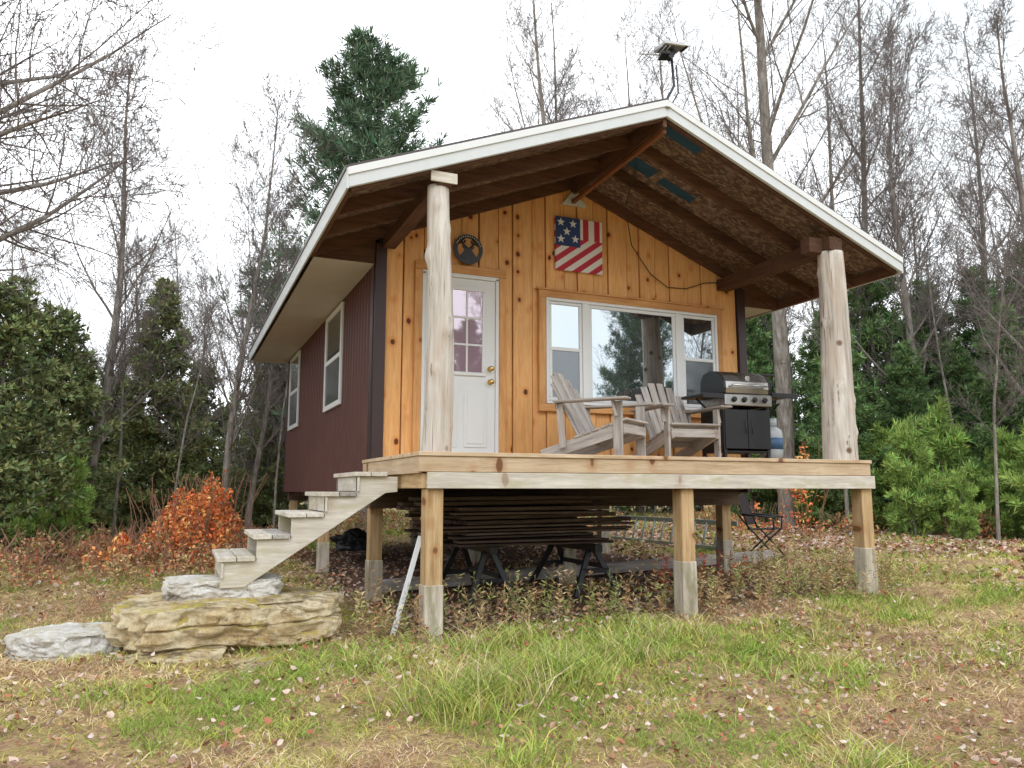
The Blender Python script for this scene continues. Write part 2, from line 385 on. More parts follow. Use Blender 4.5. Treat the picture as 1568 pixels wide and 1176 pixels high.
# door
box('door_casing_left',2.285,2.37,7.995,8.04,1.5,3.62,trimw); box('door_casing_right',3.285,3.37,7.995,8.04,1.5,3.62,trimw)
box('door_casing_head',2.285,3.37,7.99,8.04,3.622,3.715,trimw)
box('door_jamb_left',2.371,2.41,8.0,8.045,1.5,3.60,white); box('door_jamb_right',3.245,3.284,8.0,8.045,1.5,3.60,white); box('door_jamb_head',2.371,3.284,8.0,8.045,3.575,3.62,white)
box('door_slab',2.413,3.242,8.018,8.045,1.52,3.572,white)
box('door_sill',2.38,3.28,7.96,8.04,1.503,1.52,alu)
box('lite_glass',2.53,3.08,8.01,8.017,2.50,3.43,gld,0)
for z0,z1 in ((2.46,2.50),(3.43,3.47)): box('lite_frame',2.49,3.12,7.997,8.017,z0,z1,white)
for x0,x1 in ((2.49,2.53),(3.08,3.12)): box('lite_frame',x0,x1,7.997,8.017,2.501,3.429,white)
for i in (1,2): 
    zc=2.50+.93*i/3; box('muntin',2.53,3.08,8.0,8.0095,zc-.011,zc+.011,white,.002); xc=2.53+.55*i/3; box('muntin',xc-.011,xc+.011,8.001,8.0096,2.5,3.43,white,.002)
for x0,x1 in ((2.50,2.79),(2.87,3.14)):
    box('door_panel_rim',x0,x1,8.008,8.017,1.66,2.30,white,.006); box('door_panel',x0+.035,x1-.035,8.0,8.0075,1.70,2.26,white,.006)
for z in (2.40,2.55): lathe('door_knob',[(.03,.012),(.03,0),(.012,-.005),(.014,-.03),(.028,-.04),(.03,-.055),(.018,-.068),(.004,-.07)],brass,(3.18,8.01,z),16,'y')
def wframe(x0,x1,y0,y1,z0,z1,b,mat,nm='window_frame'):
    box(nm,x0,x1,y0,y1,z1-b,z1,mat); box(nm,x0,x1,y0,y1,z0,z0+b,mat)
    box(nm,x0,x0+b,y0+.001,y1,z0+b+.0005,z1-b-.0005,mat); box(nm,x1-b,x1,y0+.001,y1,z0+b+.0005,z1-b-.0005,mat)
wframe(3.79,6.44,7.992,8.04,2.10,3.54,.088,trimw,'window_casing')
box('window_head_drip',3.76,6.47,7.975,8.04,3.541,3.565,trimw)
wframe(3.88,6.35,7.982,8.03,2.19,3.452,.035,white)
for x0,x1 in ((4.36,4.45),(5.70,5.80)): box('window_mullion',x0,x1,7.98,8.03,2.226,3.416,white)
for x0,x1 in ((3.915,4.36),(5.80,6.315)):
    wframe(x0+.003,x1-.003,7.996,8.02,2.83,3.413,.035,white,'upper_sash'); wframe(x0+.003,x1-.003,7.99,8.015,2.229,2.862,.04,white,'lower_sash')
    box('upper_glass',x0+.036,x1-.036,8.01,8.013,2.863,3.38,gl,0); box('lower_glass',x0+.04,x1-.04,8.004,8.007,2.268,2.824,scr,0)
wframe(4.453,5.697,7.992,8.02,2.229,3.413,.04,white,'picture_sash'); box('picture_glass',4.49,5.66,8.006,8.01,2.267,3.375,gl,0)
for y0,y1 in ((9.75,10.95),(13.55,14.75)):
    z0,z1=2.27,3.6; X=WL-.055
    def sb(nm,a,b,c,d,xx,m,t=.03): box(nm,xx,xx+t,a,b,c,d,m,.003)
    for a,b,c,d in ((y0,y1,z1-.07,z1),(y0,y1,z0,z0+.07),(y0,y0+.07,z0+.071,z1-.071),(y1-.07,y1,z0+.071,z1-.071)): sb('side_window_frame',a,b,c,d,X,white)
    sb('side_window_rail',y0+.071,y1-.071,(z0+z1)/2-.03,(z0+z1)/2+.03,X+.004,white)
    sb('side_window_glass',y0+.07,y1-.07,(z0+z1)/2+.03,z1-.07,X+.015,gl,.006); sb('side_window_glass',y0+.07,y1-.07,z0+.07,(z0+z1)/2-.03,X+.012,scr,.006)
cp=[(CX+.25,7.0,4.80),(4.75,7.6,4.55),(5.05,7.95,4.22),(5.35,8.0,3.9),(5.62,8.02,3.76),(5.9,8.02,3.77),(6.2,8.02,3.88),(6.6,8.02,3.93)]
tube('porch_cable',cp,.006,black,6)
# ------------------------------------------------------------ wall art
empty('flag_wall_art',(4.01,7.99,3.81))
def stripes(name,diag):
    N=NT(name); tc=N.n('TexCoord'); s=N.n('SeparateXYZ'); N.set(s.inputs[0],tc.outputs['Object'])
    if diag: d=N.math('MULTIPLY',N.math('SUBTRACT',s.outputs[2],N.math('MULTIPLY',s.outputs[0],.72)),6.2)
    else: d=N.math('MULTIPLY_ADD',s.outputs[0],6.4,.12)
    f=N.math('GREATER_THAN',N.math('FRACT',N.math('ADD',d,10.0)),.5)
    c=N.mix(f,(.78,.75,.72),(.52,.035,.06)); g=N.noise(N.mapping(tc.outputs['Object'],(2,2,12)),8,4)
    c=N.mix(.3,c,N.ramp(g,[(.3,(.6,.6,.6)),(.6,(1,1,1))]),'MULTIPLY'); return N.fin(c,.6)
sD=stripes('flag_diag',True); sV=stripes('flag_vert',False)
def wbox(nm,x0,x1,y0,y1,z0,z1,m):
    V=[(x0,y0,z0),(x1,y0,z0),(x1,y1,z0),(x0,y1,z0),(x0,y0,z1),(x1,y0,z1),(x1,y1,z1),(x0,y1,z1)]; return mesh(nm,V,BF,m)
wbox('panel',0,.64,0,.03,0,.66,sD); wbox('vertical_stripes',.335,.64,-.004,-.0005,.40,.66,sV)
flagblue=paint('flag_blue',(.03,.06,.20),.6,.25); wbox('canton',0,.333,-.006,-.0005,.30,.66,flagblue)
for cx_,cz_ in ((.07,.59),(.235,.585),(.15,.48),(.265,.395),(.07,.38)):
    V=[(cx_+(.056 if i%2==0 else .023)*math.sin(i*math.pi/5),-.008,cz_+(.056 if i%2==0 else .023)*math.cos(i*math.pi/5)) for i in range(10)]
    mesh('star',V,[tuple(range(10))],white)
empty('round_deer_sign',(2.90,7.985,3.91))
V=[];F=[];n_=40
for i in range(n_):
    a=2*math.pi*i/n_
    for r,y in ((.175,0),(.130,0),(.130,.015),(.175,.015)): V.append((r*math.cos(a),y,r*math.sin(a)))
for i in range(n_):
    j=(i+1)%n_
    for k in range(4): F.append((i*4+k,j*4+k,j*4+(k+1)%4,i*4+(k+1)%4))
mesh('ring',V,F,black)
mesh('inner_disc',[(.132*math.cos(2*math.pi*i/24),.012,.132*math.sin(2*math.pi*i/24)) for i in range(24)],[tuple(range(24))],trimw)
prism('deer_head',[(-.10,-.085),(-.05,-.12),(.05,-.12),(.10,-.085),(.04,-.01),(.075,.03),(.03,.035),(0,.02),(-.03,.035),(-.075,.03),(-.04,-.01)],0,.01,black)
for s in (-1,1):
    tube('antler',[(s*.02,.004,.02),(s*.06,.004,.05),(s*.085,.004,.09),(s*.05,.004,.125)],.011,black,6)
    tube('tine',[(s*.065,.004,.055),(s*.035,.004,.10)],.010,black,6); tube('tine',[(s*.08,.004,.075),(s*.125,.004,.05)],.009,black,6)
for i in range(14):
    a=R(20+i*10.5); wbox('lettering',.152*math.cos(a)-.006,.152*math.cos(a)+.006,-.002,0,.152*math.sin(a)-.006,.152*math.sin(a)+.006,pale)
# ------------------------------------------------------------ stairs
empty('wooden_stairs')
SX0,ZZ=.32,.67
def stringer(nm,y):
    poly=[(SX0+.03,.43),(SX0+.03,ZZ-.04)]
    for i in range(5):
        xa=SX0+.03+.265*(i+1); z=ZZ-.04+.17*i; poly+=[(xa,z),(xa,z+.17)]
    poly=poly[:-1]+[(1.765,1.31),(1.765,1.18),(1.66,1.17)]+[(.53,.43)]
    prism(nm,poly,y,y+.04,pale,.003)
stringer('stringer',6.62); stringer('stringer',7.48)
for i in range(5):
    xa=SX0+.265*i; z=ZZ+.17*i
    box('tread_front',xa,xa+.14,6.585,7.56,z-.038,z,pale); box('tread_back',xa+.147,xa+.285,6.585,7.56,z-.038,z,grey if i%2 else pale)
    if i in (0,3,4): box('riser',xa+.03,xa+.05,6.60,7.54,z-.165,z-.04,pale)
empty('leaning_board')
plank('board',(1.70,6.45,float(gz(1.7,6.45))),(1.96,6.55,.80),.045,.02,white,(0,1,0))
# ------------------------------------------------------------ rocks
def rock(name,loc,size,seed,mat,rot=0,layers=3,jit=.10):
    bm=bmesh.new(); bmesh.ops.create_cube(bm,size=2); bmesh.ops.subdivide_edges(bm,edges=bm.edges[:],cuts=44,use_grid_fill=True)
    rr_=random.Random(seed*9)
    offs=[(rr_.uniform(-jit,jit),rr_.uniform(-jit,jit),rr_.uniform(.84,1.04)) for i in range(12)]
    for v in bm.verts:
        c=v.co.copy(); a=math.atan2(c.y,c.x)
        pr=1/(abs(math.cos(a))**5+abs(math.sin(a))**5)**.2
        rr=max(abs(c.x),abs(c.y))
        q=Vector((math.cos(a)*pr*rr,math.sin(a)*pr*rr,c.z))
        tt=(c.z+1)/2*layers*.999+.22*noise.noise((math.cos(a)*1.2,math.sin(a)*1.2,seed))
        L=int(max(0,tt)); ox,oy,s=offs[L%12]
        fa=math.floor(a*2.2+.7*noise.noise((a,L*1.7,seed)))
        edge=1+.10*noise.noise((fa*1.37,L*.9,seed*3.1))*1.6+.10*noise.noise((math.cos(a)*1.4+seed,math.sin(a)*1.4,L*.4))
        groove=1-.06*max(0,1-abs((tt-L)-.02)*9)
        q.x=q.x*s*edge*groove+ox*rr; q.y=q.y*s*edge*groove+oy*rr
        q.z+=.20*noise.noise((q.x*1.1,q.y*1.1,seed*2.0))
        rd=abs(noise.noise((q.x*3.2+seed,q.y*3.2,q.z*1.6)))
        q.x*=1-.10*max(0,.25-rd)*2; q.y*=1-.10*max(0,.25-rd)*2; q.z-=.35*max(0,.10-rd)*(1 if c.z>0 else 0)
        q+=noise.noise_vector((q.x*4,q.y*4,q.z*3+seed))*.055+noise.noise_vector((q.x*12,q.y*12,q.z*5+seed))*.03
        v.co=Vector((q.x*size[0]/2,q.y*size[1]/2,q.z*size[2]/2))
    me=bpy.data.meshes.new(name); bm.to_mesh(me); bm.free(); me.materials.append(mat)
    return newobj(name,me,loc,rot)
rock('limestone_slab',(.46,6.75,.12),(1.6,1.15,.44),3,rockA,R(12),3)
rock('limestone_step',(.42,6.95,.36),(1.0,.75,.24),5,rockB,R(5),1)
rock('limestone_boulder',(-.64,6.85,.0),(.85,.7,.30),11,rockB,R(-20),2)
rock('flat_stone',(.55,5.9,-.02),(.35,.25,.07),17,rockA,R(30),1)
# ------------------------------------------------------------ antenna
empty('tv_antenna',(CX+.02,6.1,PK-.06))
tube('mast',[(0,0,-.08),(.02,0,.10),(.12,0,.28),(.10,0,.62)],.014,black,8)
tube('cable',[(.02,-.03,-.12),(.06,-.03,.05),(.15,-.03,.2),(.14,-.02,.5)],.008,black,6)
plank('head_housing',(-.06,-.02,.66),(.20,0,.70),.20,.045,alu,bev=.01); plank('head_bracket',(.06,0,.56),(.12,0,.66),.06,.06,black)
plank('reflector',(.0,-.05,.60),(.04,.08,.60),.09,.04,black)
for i in range(6): tube('element',[(-.26+i*.05,-.14,.55+i*.012),(-.22+i*.05,.16,.55+i*.012)],.004,alu,5)
tube('boom',[(-.28,.01,.545),(.1,.01,.61)],.007,alu,6)
box('upper_plate',.05,.28,-.05,.06,.715,.735,black)
plank('mount_strap',(-.02,-.1,-.02),(-.02,-.02,.02),.05,.012,alu)
# ------------------------------------------------------------ adirondack chairs
def adir(loc,rot):
    empty('adirondack_chair',loc,rot)
    g=grey
    for s in (-1,1):
        plank('side_rail',(s*.27,-.43,.31),(s*.27,.50,.045),.028,.13,g)
        plank('front_leg',(s*.305,-.38,0),(s*.305,-.38,.575),.10,.028,g,(1,0,0))
        plank('back_post',(s*.33,.22,.12),(s*.33,.26,.58),.07,.026,g,(1,0,0))
        plank('armrest',(s*.355,-.52,.595),(s*.345,.30,.60),.145,.026,g,bev=.012,bs=2)
        plank('arm_bracket',(s*.335,-.38,.42),(s*.335,-.34,.58),.05,.025,g,(0,1,0))
    for i in range(6):
        t=i/5; plank('seat_slat',(-.30,-.43+.50*t,.385-.145*t),(.30,-.43+.50*t,.385-.145*t),.085,.022,g,(0,.28,.96))
    plank('front_apron',(-.29,-.435,.30),(.29,-.435,.30),.024,.09,g)
    plank('back_crosspiece',(-.36,.285,.565),(.36,.285,.565),.028,.07,g)
    plank('lower_crosspiece',(-.27,.10,.21),(.27,.10,.21),.03,.07,g)
    for i in range(6):
        k=i-2.5; x0=k*.088; x1=k*.112; L=.84-.018*k*k*1.6
        d=Vector((x1-x0,.36,.70)).normalized(); p=Vector((x0,.07,.22)); plank('back_slat',p,p+d*L,.088,.02,g,(0,-.89,.45),bev=.008)
adir((4.02,7.10,1.503),R(36)); adir((5.16,7.30,1.503),R(-6))
# ------------------------------------------------------------ gas grill
empty('gas_grill',(5.97,7.25,1.503),R(-4),(.86,.95,.97))
wbx=lambda nm,x0,x1,y0,y1,z0,z1,m,b=.006: box(nm,x0,x1,y0,y1,z0,z1,m,b,2)
for xa in (-.36,.32): 
    for ya in (-.24,.2): wbx('leg',xa,xa+.04,ya,ya+.04,.06,.66,black)
wbx('cabinet_door',-.355,-.005,-.262,-.242,.16,.62,black); wbx('cabinet_door',.005,.355,-.262,-.242,.16,.62,black)
wbx('cabinet_side',-.365,-.345,-.238,.238,.12,.66,black); wbx('cabinet_side',.345,.365,-.238,.238,.12,.66,black); wbx('cabinet_bottom',-.34,.34,-.235,.235,.12,.14,black); wbx('cabinet_back',-.34,.34,.215,.235,.142,.66,black)
for xa in (-.05,.05): tube('door_handle',[(xa,-.285,.34),(xa,-.285,.5)],.006,black,8)
for xa in (-.34,.34): lathe('caster',[(.045,-.015),(.05,-.01),(.05,.01),(.045,.015)],black,(xa,-.2,.05),16,'x'); lathe('caster',[(.045,-.015),(.05,-.01),(.05,.01),(.045,.015)],black,(xa,.2,.05),16,'x')
prism('control_panel',[(-.37,.665),(.37,.665),(.37,.80),(-.37,.80)],-.30,.22,steel,.01)
for xa in (-.24,-.08,.08,.24): lathe('control_knob',[(.032,0),(.034,-.012),(.028,-.03),(.022,-.042)],black,(xa,-.301,.735),18,'y'); lathe('knob_bezel',[(.042,0),(.042,-.005)],steel,(xa,-.3005,.735),18,'y')
pr=[(-.27,.81),(-.285,.87),(-.275,.95),(-.22,1.03),(-.12,1.085),(.02,1.10),(.14,1.08),(.21,1.0),(.23,.81)]
def lidp(nm,x0,x1,m):
    k=len(pr); V=[(x0,y,z) for y,z in pr]+[(x1,y,z) for y,z in pr]
    F=[tuple(range(k)),tuple(range(2*k-1,k-1,-1))]+[(i,(i+1)%k,k+(i+1)%k,k+i) for i in range(k)]; return mesh(nm,V,F,m,bev=.006)
lidp('lid',-.335,.335,steel); lidp('lid_end',-.375,-.337,black); lidp('lid_end',.337,.375,black)
tube('lid_handle',[(-.27,-.30,.90),(-.27,-.335,.90),(.27,-.335,.90),(.27,-.30,.90)],.012,steel,10)
lathe('thermometer',[(.035,0),(.035,-.01),(.03,-.014)],steel,(0,-.275,.99),18,'y')
wbx('side_shelf',-.70,-.38,-.27,.20,.765,.80,black,.01); wbx('side_shelf',.38,.80,-.27,.20,.80,.835,black,.01)
wbx('shelf_front_rail',-.70,-.38,-.295,-.272,.74,.80,black); wbx('shelf_front_rail',.38,.80,-.295,-.272,.775,.835,black)
plank('shelf_brace',(.40,0,.60),(.70,0,.79),.02,.02,black); plank('shelf_brace',(-.38,0,.6),(-.6,0,.76),.02,.02,black)
lathe('propane_tank',[(.07,.02),(.10,.03),(.11,.05),(.145,.08),(.152,.13),(.152,.34),(.14,.40),(.09,.44),(.06,.45)],tank,(.56,-.02,0),24)
lathe('tank_collar',[(.085,.44),(.085,.55),(.078,.55),(.078,.445)],tank,(.56,-.02,0),20); lathe('tank_valve',[(.02,.44),(.02,.53),(.035,.53),(.035,.56)],black,(.56,-.02,0),12)
lathe('tank_label',[(.1535,.17),(.1535,.31)],paint('tank_label_blue',(.05,.12,.25),.5,.2),(.56,-.02,0),24)
tube('gas_hose',[(.56,-.02,.55),(.50,-.10,.68),(.60,-.16,.72),(.55,-.05,.62),(.44,0,.70)],.011,black,8)
wbx('burner_stand',.50,.66,-.05,.08,.835,.86,black); 
for xa in (.51,.65): tube('lantern_post',[(xa,.0,.86),(xa,.0,1.08)],.01,black,6)
wbx('lantern_cap',.49,.67,-.03,.05,1.08,1.10,black); tube('utensil',[(.44,-.2,.84),(.46,-.2,1.0)],.006,black,6)
# ------------------------------------------------------------ under the deck
def sawhorse(x,y0,y1):
    gg=float(gz(x,(y0+y1)/2)); empty('sawhorse',(x,(y0+y1)/2,gg)); h=.62-gg; l=(y1-y0)/2
    plank('top_beam',(0,-l,h-.04),(0,l,h-.04),.09,.075,black)
    for sy in (-1,1):
        for sx in (-1,1): plank('leg',(sx*.04,sy*(l-.16),h-.07),(sx*.27,sy*(l-.02),0),.06,.035,black,(0,1,0))
        plank('cross_brace',(-.17,sy*(l-.09),.26),(.17,sy*(l-.09),.26),.02,.05,black)
    plank('stretcher',(.12,-l+.15,.30),(.12,l-.15,.30),.03,.05,black)
sawhorse(3.05,7.55,8.75); sawhorse(4.15,7.3,8.5)
empty('lumber_pile')
z=.625
for L in range(12):
    th=random.choice((.022,.022,.038)); y=7.4+random.uniform(-.08,.10)
    while y<8.6:
        w=random.uniform(.13,.24); x0=2.62+random.uniform(-.22,.28)-.03*L+.04*(y-7.4); x1=4.52+random.uniform(-.4,.15)
        if random.random()<.85: plank('stacked_board',(x0,y+w/2,z+th/2+random.uniform(0,.006)),(x1,y+w/2+random.uniform(-.05,.05),z+th/2+random.uniform(-.004,.022)),w-.008,th,random.choice((darkw,darkw,darkw,under)),(random.uniform(-.06,.06),0,1))
        y+=w
    z+=th+.014
empty('landscape_timber'); 
plank('timber',(2.2,8.95,.10),(8.0,9.0,.26),.14,.13,grey); plank('timber',(4.6,8.3,.05),(6.4,8.7,.16),.10,.06,darkw)
empty('extension_ladder')
a=Vector((8.25,10.2,float(gz(8.25,10.2))+.04)); b=Vector((8.2,13.9,float(gz(8.2,13.9))+.04)); up=Vector((.12,0,.42))
for o_ in (0,1): plank('ladder_rail',a+up*o_,b+up*o_,.03,.08,ladm)
for i in range(12):
    q=a.lerp(b,(i+.5)/12); tube('rung',[q,q+up],.020,ladm,8)
empty('folding_chair',(8.25,9.45,float(gz(8.25,9.45))),R(35))
fab=paint('chair_fabric',(.035,.022,.025),.8,.3)
for s in (-.25,.25):
    tube('frame_front',[(s,-.25,0),(s,.22,.52),(s,.30,.62)],.013,black,8); tube('frame_back',[(s,.25,0),(s,-.2,.42)],.013,black,8)
    tube('back_frame',[(s,.16,.42),(s,.34,.95)],.013,black,8); tube('arm',[(s,-.24,.60),(s,.26,.64)],.016,black,8); tube('arm_post',[(s,-.2,.42),(s,-.22,.60)],.012,black,8)
plank('seat_sling',(0,-.24,.43),(0,.20,.41),.48,.012,fab); plank('back_sling',(0,.19,.48),(0,.34,.94),.48,.012,fab,(0,-1,.3))
tube('foot_bar',[(-.25,-.25,.015),(.25,-.25,.015)],.012,black,8); tube('foot_bar',[(-.25,.25,.015),(.25,.25,.015)],.012,black,8)
def bundle(nm,loc,s,seed,mat):
    bm=bmesh.new(); bmesh.ops.create_icosphere(bm,subdivisions=4,radius=1)
    for v in bm.verts:
        v.co*=1+.5*noise.noise(v.co*1.6+Vector((seed,0,0)))+.15*noise.noise(v.co*5)
        v.co=Vector((v.co.x*s[0],v.co.y*s[1],max(v.co.z,-.5)*s[2]))
    me=bpy.data.meshes.new(nm); bm.to_mesh(me); bm.free(); me.materials.append(mat); newobj(nm,me,loc)
bundle('tarp_bundle',(2.75,13.2,.30),(.34,.25,.22),3,black)
# ------------------------------------------------------------ vegetation meshes
bark=NT('bark_grey'); v_,_=objvec(bark); bn=bark.noise(bark.mapping(v_,(5,5,1.2)),3,8,0,.7)
bark.bump(bn,.6,.03); barkm=bark.fin(bark.ramp(bn,[(.3,(.12,.10,.085)),(.5,(.27,.24,.21)),(.7,(.46,.43,.40))]),.9,0,.1)
twigm=NT('twig').fin((.20,.17,.16),.9,0,.1)
hazetwig=NT('haze_twig').fin((.31,.28,.275),.9,0,.1)  # paler than the near twigs: distance haze painted into the colour
stemm=NT('bramble_stem').fin((.34,.19,.13),.9,0,.1)
def tubes_me(name,segs,mats,thr=.02):
    V=[];F=[];MI=[]
    for p,q,r0,r1 in segs:
        d=(q-p); L=d.length
        if L<1e-5: continue
        d/=L; a=Vector((0,0,1)) if abs(d.z)<.8 else Vector((1,0,0)); u=d.cross(a).normalized(); w=d.cross(u)
        k=9 if r0>.05 else (5 if r0>.018 else 3); b=len(V)
        for c,r in ((p,r0),(q,r1)):
            for i in range(k):
                t=6.2832*i/k; V.append(c+(u*math.cos(t)+w*math.sin(t))*r)
        for i in range(k): F.append((b+i,b+(i+1)%k,b+k+(i+1)%k,b+k+i)); MI.append(0 if r0>thr else 1)
    me=bpy.data.meshes.new(name); me.from_pydata([tuple(v) for v in V],[],F)
    for m in mats: me.materials.append(m)
    me.polygons.foreach_set('material_index',MI); me.polygons.foreach_set('use_smooth',[True]*len(F)); me.update(); return me
def bare(seed,h,r,start=.25,spread=.9,lean=.02,dens=1.0,blen=.34,up0=.075,maxlev=4,tmin=.0042,wob=1.0,mats=None):
    rs=random.Random(seed); segs=[]
    def rv(s): return Vector((rs.gauss(0,s),rs.gauss(0,s),rs.gauss(0,s)))
    def grow(p,d,L,r0,lev):
        nseg=(15,7,5,3,2)[lev]; sl=L/nseg; ph=rs.uniform(0,6.28)
        for i in range(nseg):
            t=i/nseg; t1=(i+1)/nseg
            d=(d+rv((.03,.07,.10,.13,.16)[lev]*wob)+Vector((0,0,(.05,up0,.055,.05,.03)[lev]))).normalized()
            q=p+d*sl; ra=max(r0*(1-.88*t),tmin); rb=max(r0*(1-.88*t1),tmin*.8); segs.append((p,q,ra,rb))
            if lev<maxlev and (lev>0 or t1>start):
                nc={0:2.0,1:1.55,2:1.4,3:1.25}[lev]*dens; c=int(nc)+(rs.random()<nc%1)
                for _ in range(c):
                    ph+=2.4+rs.uniform(-.5,.5)
                    side=d.cross(Vector((math.cos(ph),math.sin(ph),.3))).normalized()
                    ang=rs.uniform(.5,.9)*spread; nd=(d*math.cos(ang)+side*math.sin(ang)).normalized()
                    if lev==0: cl=h*blen*(1.15-t1*.8)*rs.uniform(.55,1.25)
                    else: cl=L*rs.uniform(.38,.62)*(1.1-t1*.5)
                    grow(p+d*sl*rs.random(),nd,cl,max(rb*(.42 if lev==0 else .55),.004),lev+1)
            p=q
    grow(Vector((0,0,-.1)),Vector((rs.gauss(0,lean),rs.gauss(0,lean),1)).normalized(),h,r,0)
    return tubes_me('bare_tree_mesh',segs,mats or [barkm,twigm])
foliage=vcol('needle_foliage',.7,0)
def conifer(seed,h,rad,start,per,tufts,size,col,up=.3,droop=0.0,nb=12,shape=1.0,wid=.02,whorl=.38,lat_=.17,inner=0.0):
    rs=random.Random(seed); P=[];D=[];B=[]; segs=[]
    z=start*h
    segs_t=[Vector((.04*math.sin(k*1.1+seed),.04*math.cos(k*1.3),h*k/10)) for k in range(11)]
    for k in range(10): segs.append((segs_t[k],segs_t[k+1],.012*h*(1-k/10.5)+.01,.012*h*(1-(k+1)/10.5)+.01))
    while z<h*.985:
        t=(z-start*h)/(h*(1-start)); prof=(1-t)**shape*min(1,.55+t*3)
        for b in range(per):
            a=rs.uniform(0,6.283); L=rad*prof*rs.uniform(.45,1.2)+.12; zz=z+rs.uniform(-.14,.14)
            d=Vector((math.cos(a),math.sin(a),up+.5*t-droop*(1-t)+rs.gauss(0,.08))).normalized()
            p0=Vector((0,0,zz)); p=p0; nseg=4
            for i in range(nseg):
                d2=(d+Vector((0,0,.10*i-.05*droop*i))).normalized(); q=p+d2*L/nseg; segs.append((p,q,.010+.010*L*(1-i/nseg),.007+.010*L*(1-(i+1)/nseg))); 
                kf=tufts*L*(.35+i*.35)
                if i/nseg<inner: kf*=.15
                k_=int(kf)+(rs.random()<kf%1)
                br=rs.uniform(.6,1.3)
                for _ in range(k_):
                    lat=Vector((-math.sin(a),math.cos(a),0))*rs.gauss(0,lat_*L+.05)+Vector((0,0,rs.gauss(0,.05)))
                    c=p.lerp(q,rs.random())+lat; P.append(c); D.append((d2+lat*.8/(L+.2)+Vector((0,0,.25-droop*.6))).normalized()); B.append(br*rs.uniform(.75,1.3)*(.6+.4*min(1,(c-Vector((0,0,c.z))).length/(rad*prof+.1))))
                p=q
        z+=whorl*rs.uniform(.75,1.2)*(1-.35*t)
    P.append(Vector((0,0,h)));D.append(Vector((0,0,1)));B.append(1)
    P=np.array(P);D=np.array(D);B=np.array(B); P=np.repeat(P,nb,0);D=np.repeat(D,nb,0);B=np.repeat(B,nb)
    Dn=unit(D*.75+rng.normal(size=D.shape)*.55); n_=len(P)
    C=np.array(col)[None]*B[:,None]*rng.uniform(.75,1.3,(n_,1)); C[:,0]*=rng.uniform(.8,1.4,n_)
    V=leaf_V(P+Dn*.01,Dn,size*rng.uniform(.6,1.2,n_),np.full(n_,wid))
    me=arr_me('conifer_mesh',V,LT,C,foliage)
    tm=tubes_me('t',segs,[barkm,twigm]); bm=bmesh.new(); bm.from_mesh(me); nf=len(bm.faces); bm.from_mesh(tm); bm.faces.ensure_lookup_table()
    for i in range(nf,len(bm.faces)): bm.faces[i].material_index=1
    bm.to_mesh(me); bm.free(); me.materials.append(barkm); return me
BARE=[bare(1,11,.13,.20,.95),bare(2,11,.10,.26,.9,blen=.36),bare(3,18,.20,.28,.9,blen=.36),bare(4,18,.15,.34,.85),bare(5,9,.10,.15,1.0,blen=.38),bare(6,11,.17,.25,1.2,blen=.36,up0=.02,dens=1.1,wob=.8)]
SAP=[bare(51,10,.055,.40,.8,.06,dens=.75,blen=.22),bare(52,8,.045,.30,.9,.10,dens=.75,blen=.26)]
FARB=[bare(31,10,.10,.25,.9,maxlev=3,tmin=.007,mats=[barkm,hazetwig]),bare(32,14,.13,.3,.85,maxlev=3,tmin=.008,mats=[barkm,hazetwig])]
BRUSH=bare(9,3.2,.025,.02,1.1,.15,dens=.7,maxlev=3,mats=[hazetwig,hazetwig])
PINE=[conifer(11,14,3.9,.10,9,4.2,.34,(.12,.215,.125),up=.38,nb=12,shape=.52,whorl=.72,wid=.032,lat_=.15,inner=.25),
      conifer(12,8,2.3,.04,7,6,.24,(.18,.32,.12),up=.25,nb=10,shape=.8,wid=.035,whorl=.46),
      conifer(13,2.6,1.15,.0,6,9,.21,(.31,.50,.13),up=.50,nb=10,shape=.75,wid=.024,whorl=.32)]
CEDAR=[conifer(21,6.5,1.6,.02,7,6.5,.17,(.23,.29,.12),up=.2,droop=.2,nb=8,shape=.8,wid=.055,whorl=.36),
       conifer(22,6,1.9,.0,7,6,.17,(.19,.25,.105),up=.15,droop=.25,nb=8,shape=.65,wid=.055,whorl=.37)]
FARC=[conifer(41,7.5,2.0,.03,6,3.4,.30,(.20,.31,.14),up=.2,nb=6,shape=.8,wid=.09,whorl=.55),conifer(42,6,1.9,.0,6,3.4,.28,(.23,.30,.15),up=.2,droop=.2,nb=6,shape=.7,wid=.09,whorl=.54)]
def place(name,me,az,d,s=1.0,sw=None,par=False):
    x,y=polar(az,d); sw=sw or s
    return newobj(name,me,(x,y,float(gz(x,y)) if d<80 else 0),random.uniform(0,6.28),(sw,sw,s),par)
for az,d,k,s in [(-5.6,18,0,.93),(2.8,16.5,1,.84),(4.6,21,4,.95),(-2.6,25,4,.9),(-9,27,1,.85),(-18,9.5,5,1.0),
                 (42.7,22,2,1.25),(48.2,24,3,1.02),(27.6,26,2,1.10),(25.3,29,3,1.12),(31.5,30,3,1.05),(36,27,2,1.02),(51.6,22,1,1.3),(54.3,25,3,.8),(57,19,0,1.0),(45.2,29,3,1.0),(39.5,31,3,1.0),(60,22,1,1.1)]:
    place('bare_tree',BARE[k],az,d,s)
for az,d,k,s in [(46.5,19.5,0,.9),(49.9,23,1,1.1),(53.4,20.5,0,.8),(55.1,17,1,.85),(57.4,22,0,.95),(44.0,25,0,1.1),(6.4,19,1,.8),(-.2,17.5,1,.75),(-3.6,18.5,0,.7)]: place('sapling_tree',SAP[k],az,d,s)
place('pine_tree',PINE[0],12.3,21,.97,1.0)
for az,d,k,s in [(-1.5,20,0,.92),(-7.8,17.5,1,.78),(-10.5,15,1,.76),(-12.5,17,0,.8),(1.2,25,1,.80),(5.4,24,0,.82),(-4.2,22,1,.66),(7,22,1,.74),(-5.8,21,0,.62)]: place('cedar_tree',CEDAR[k],az,d,s)
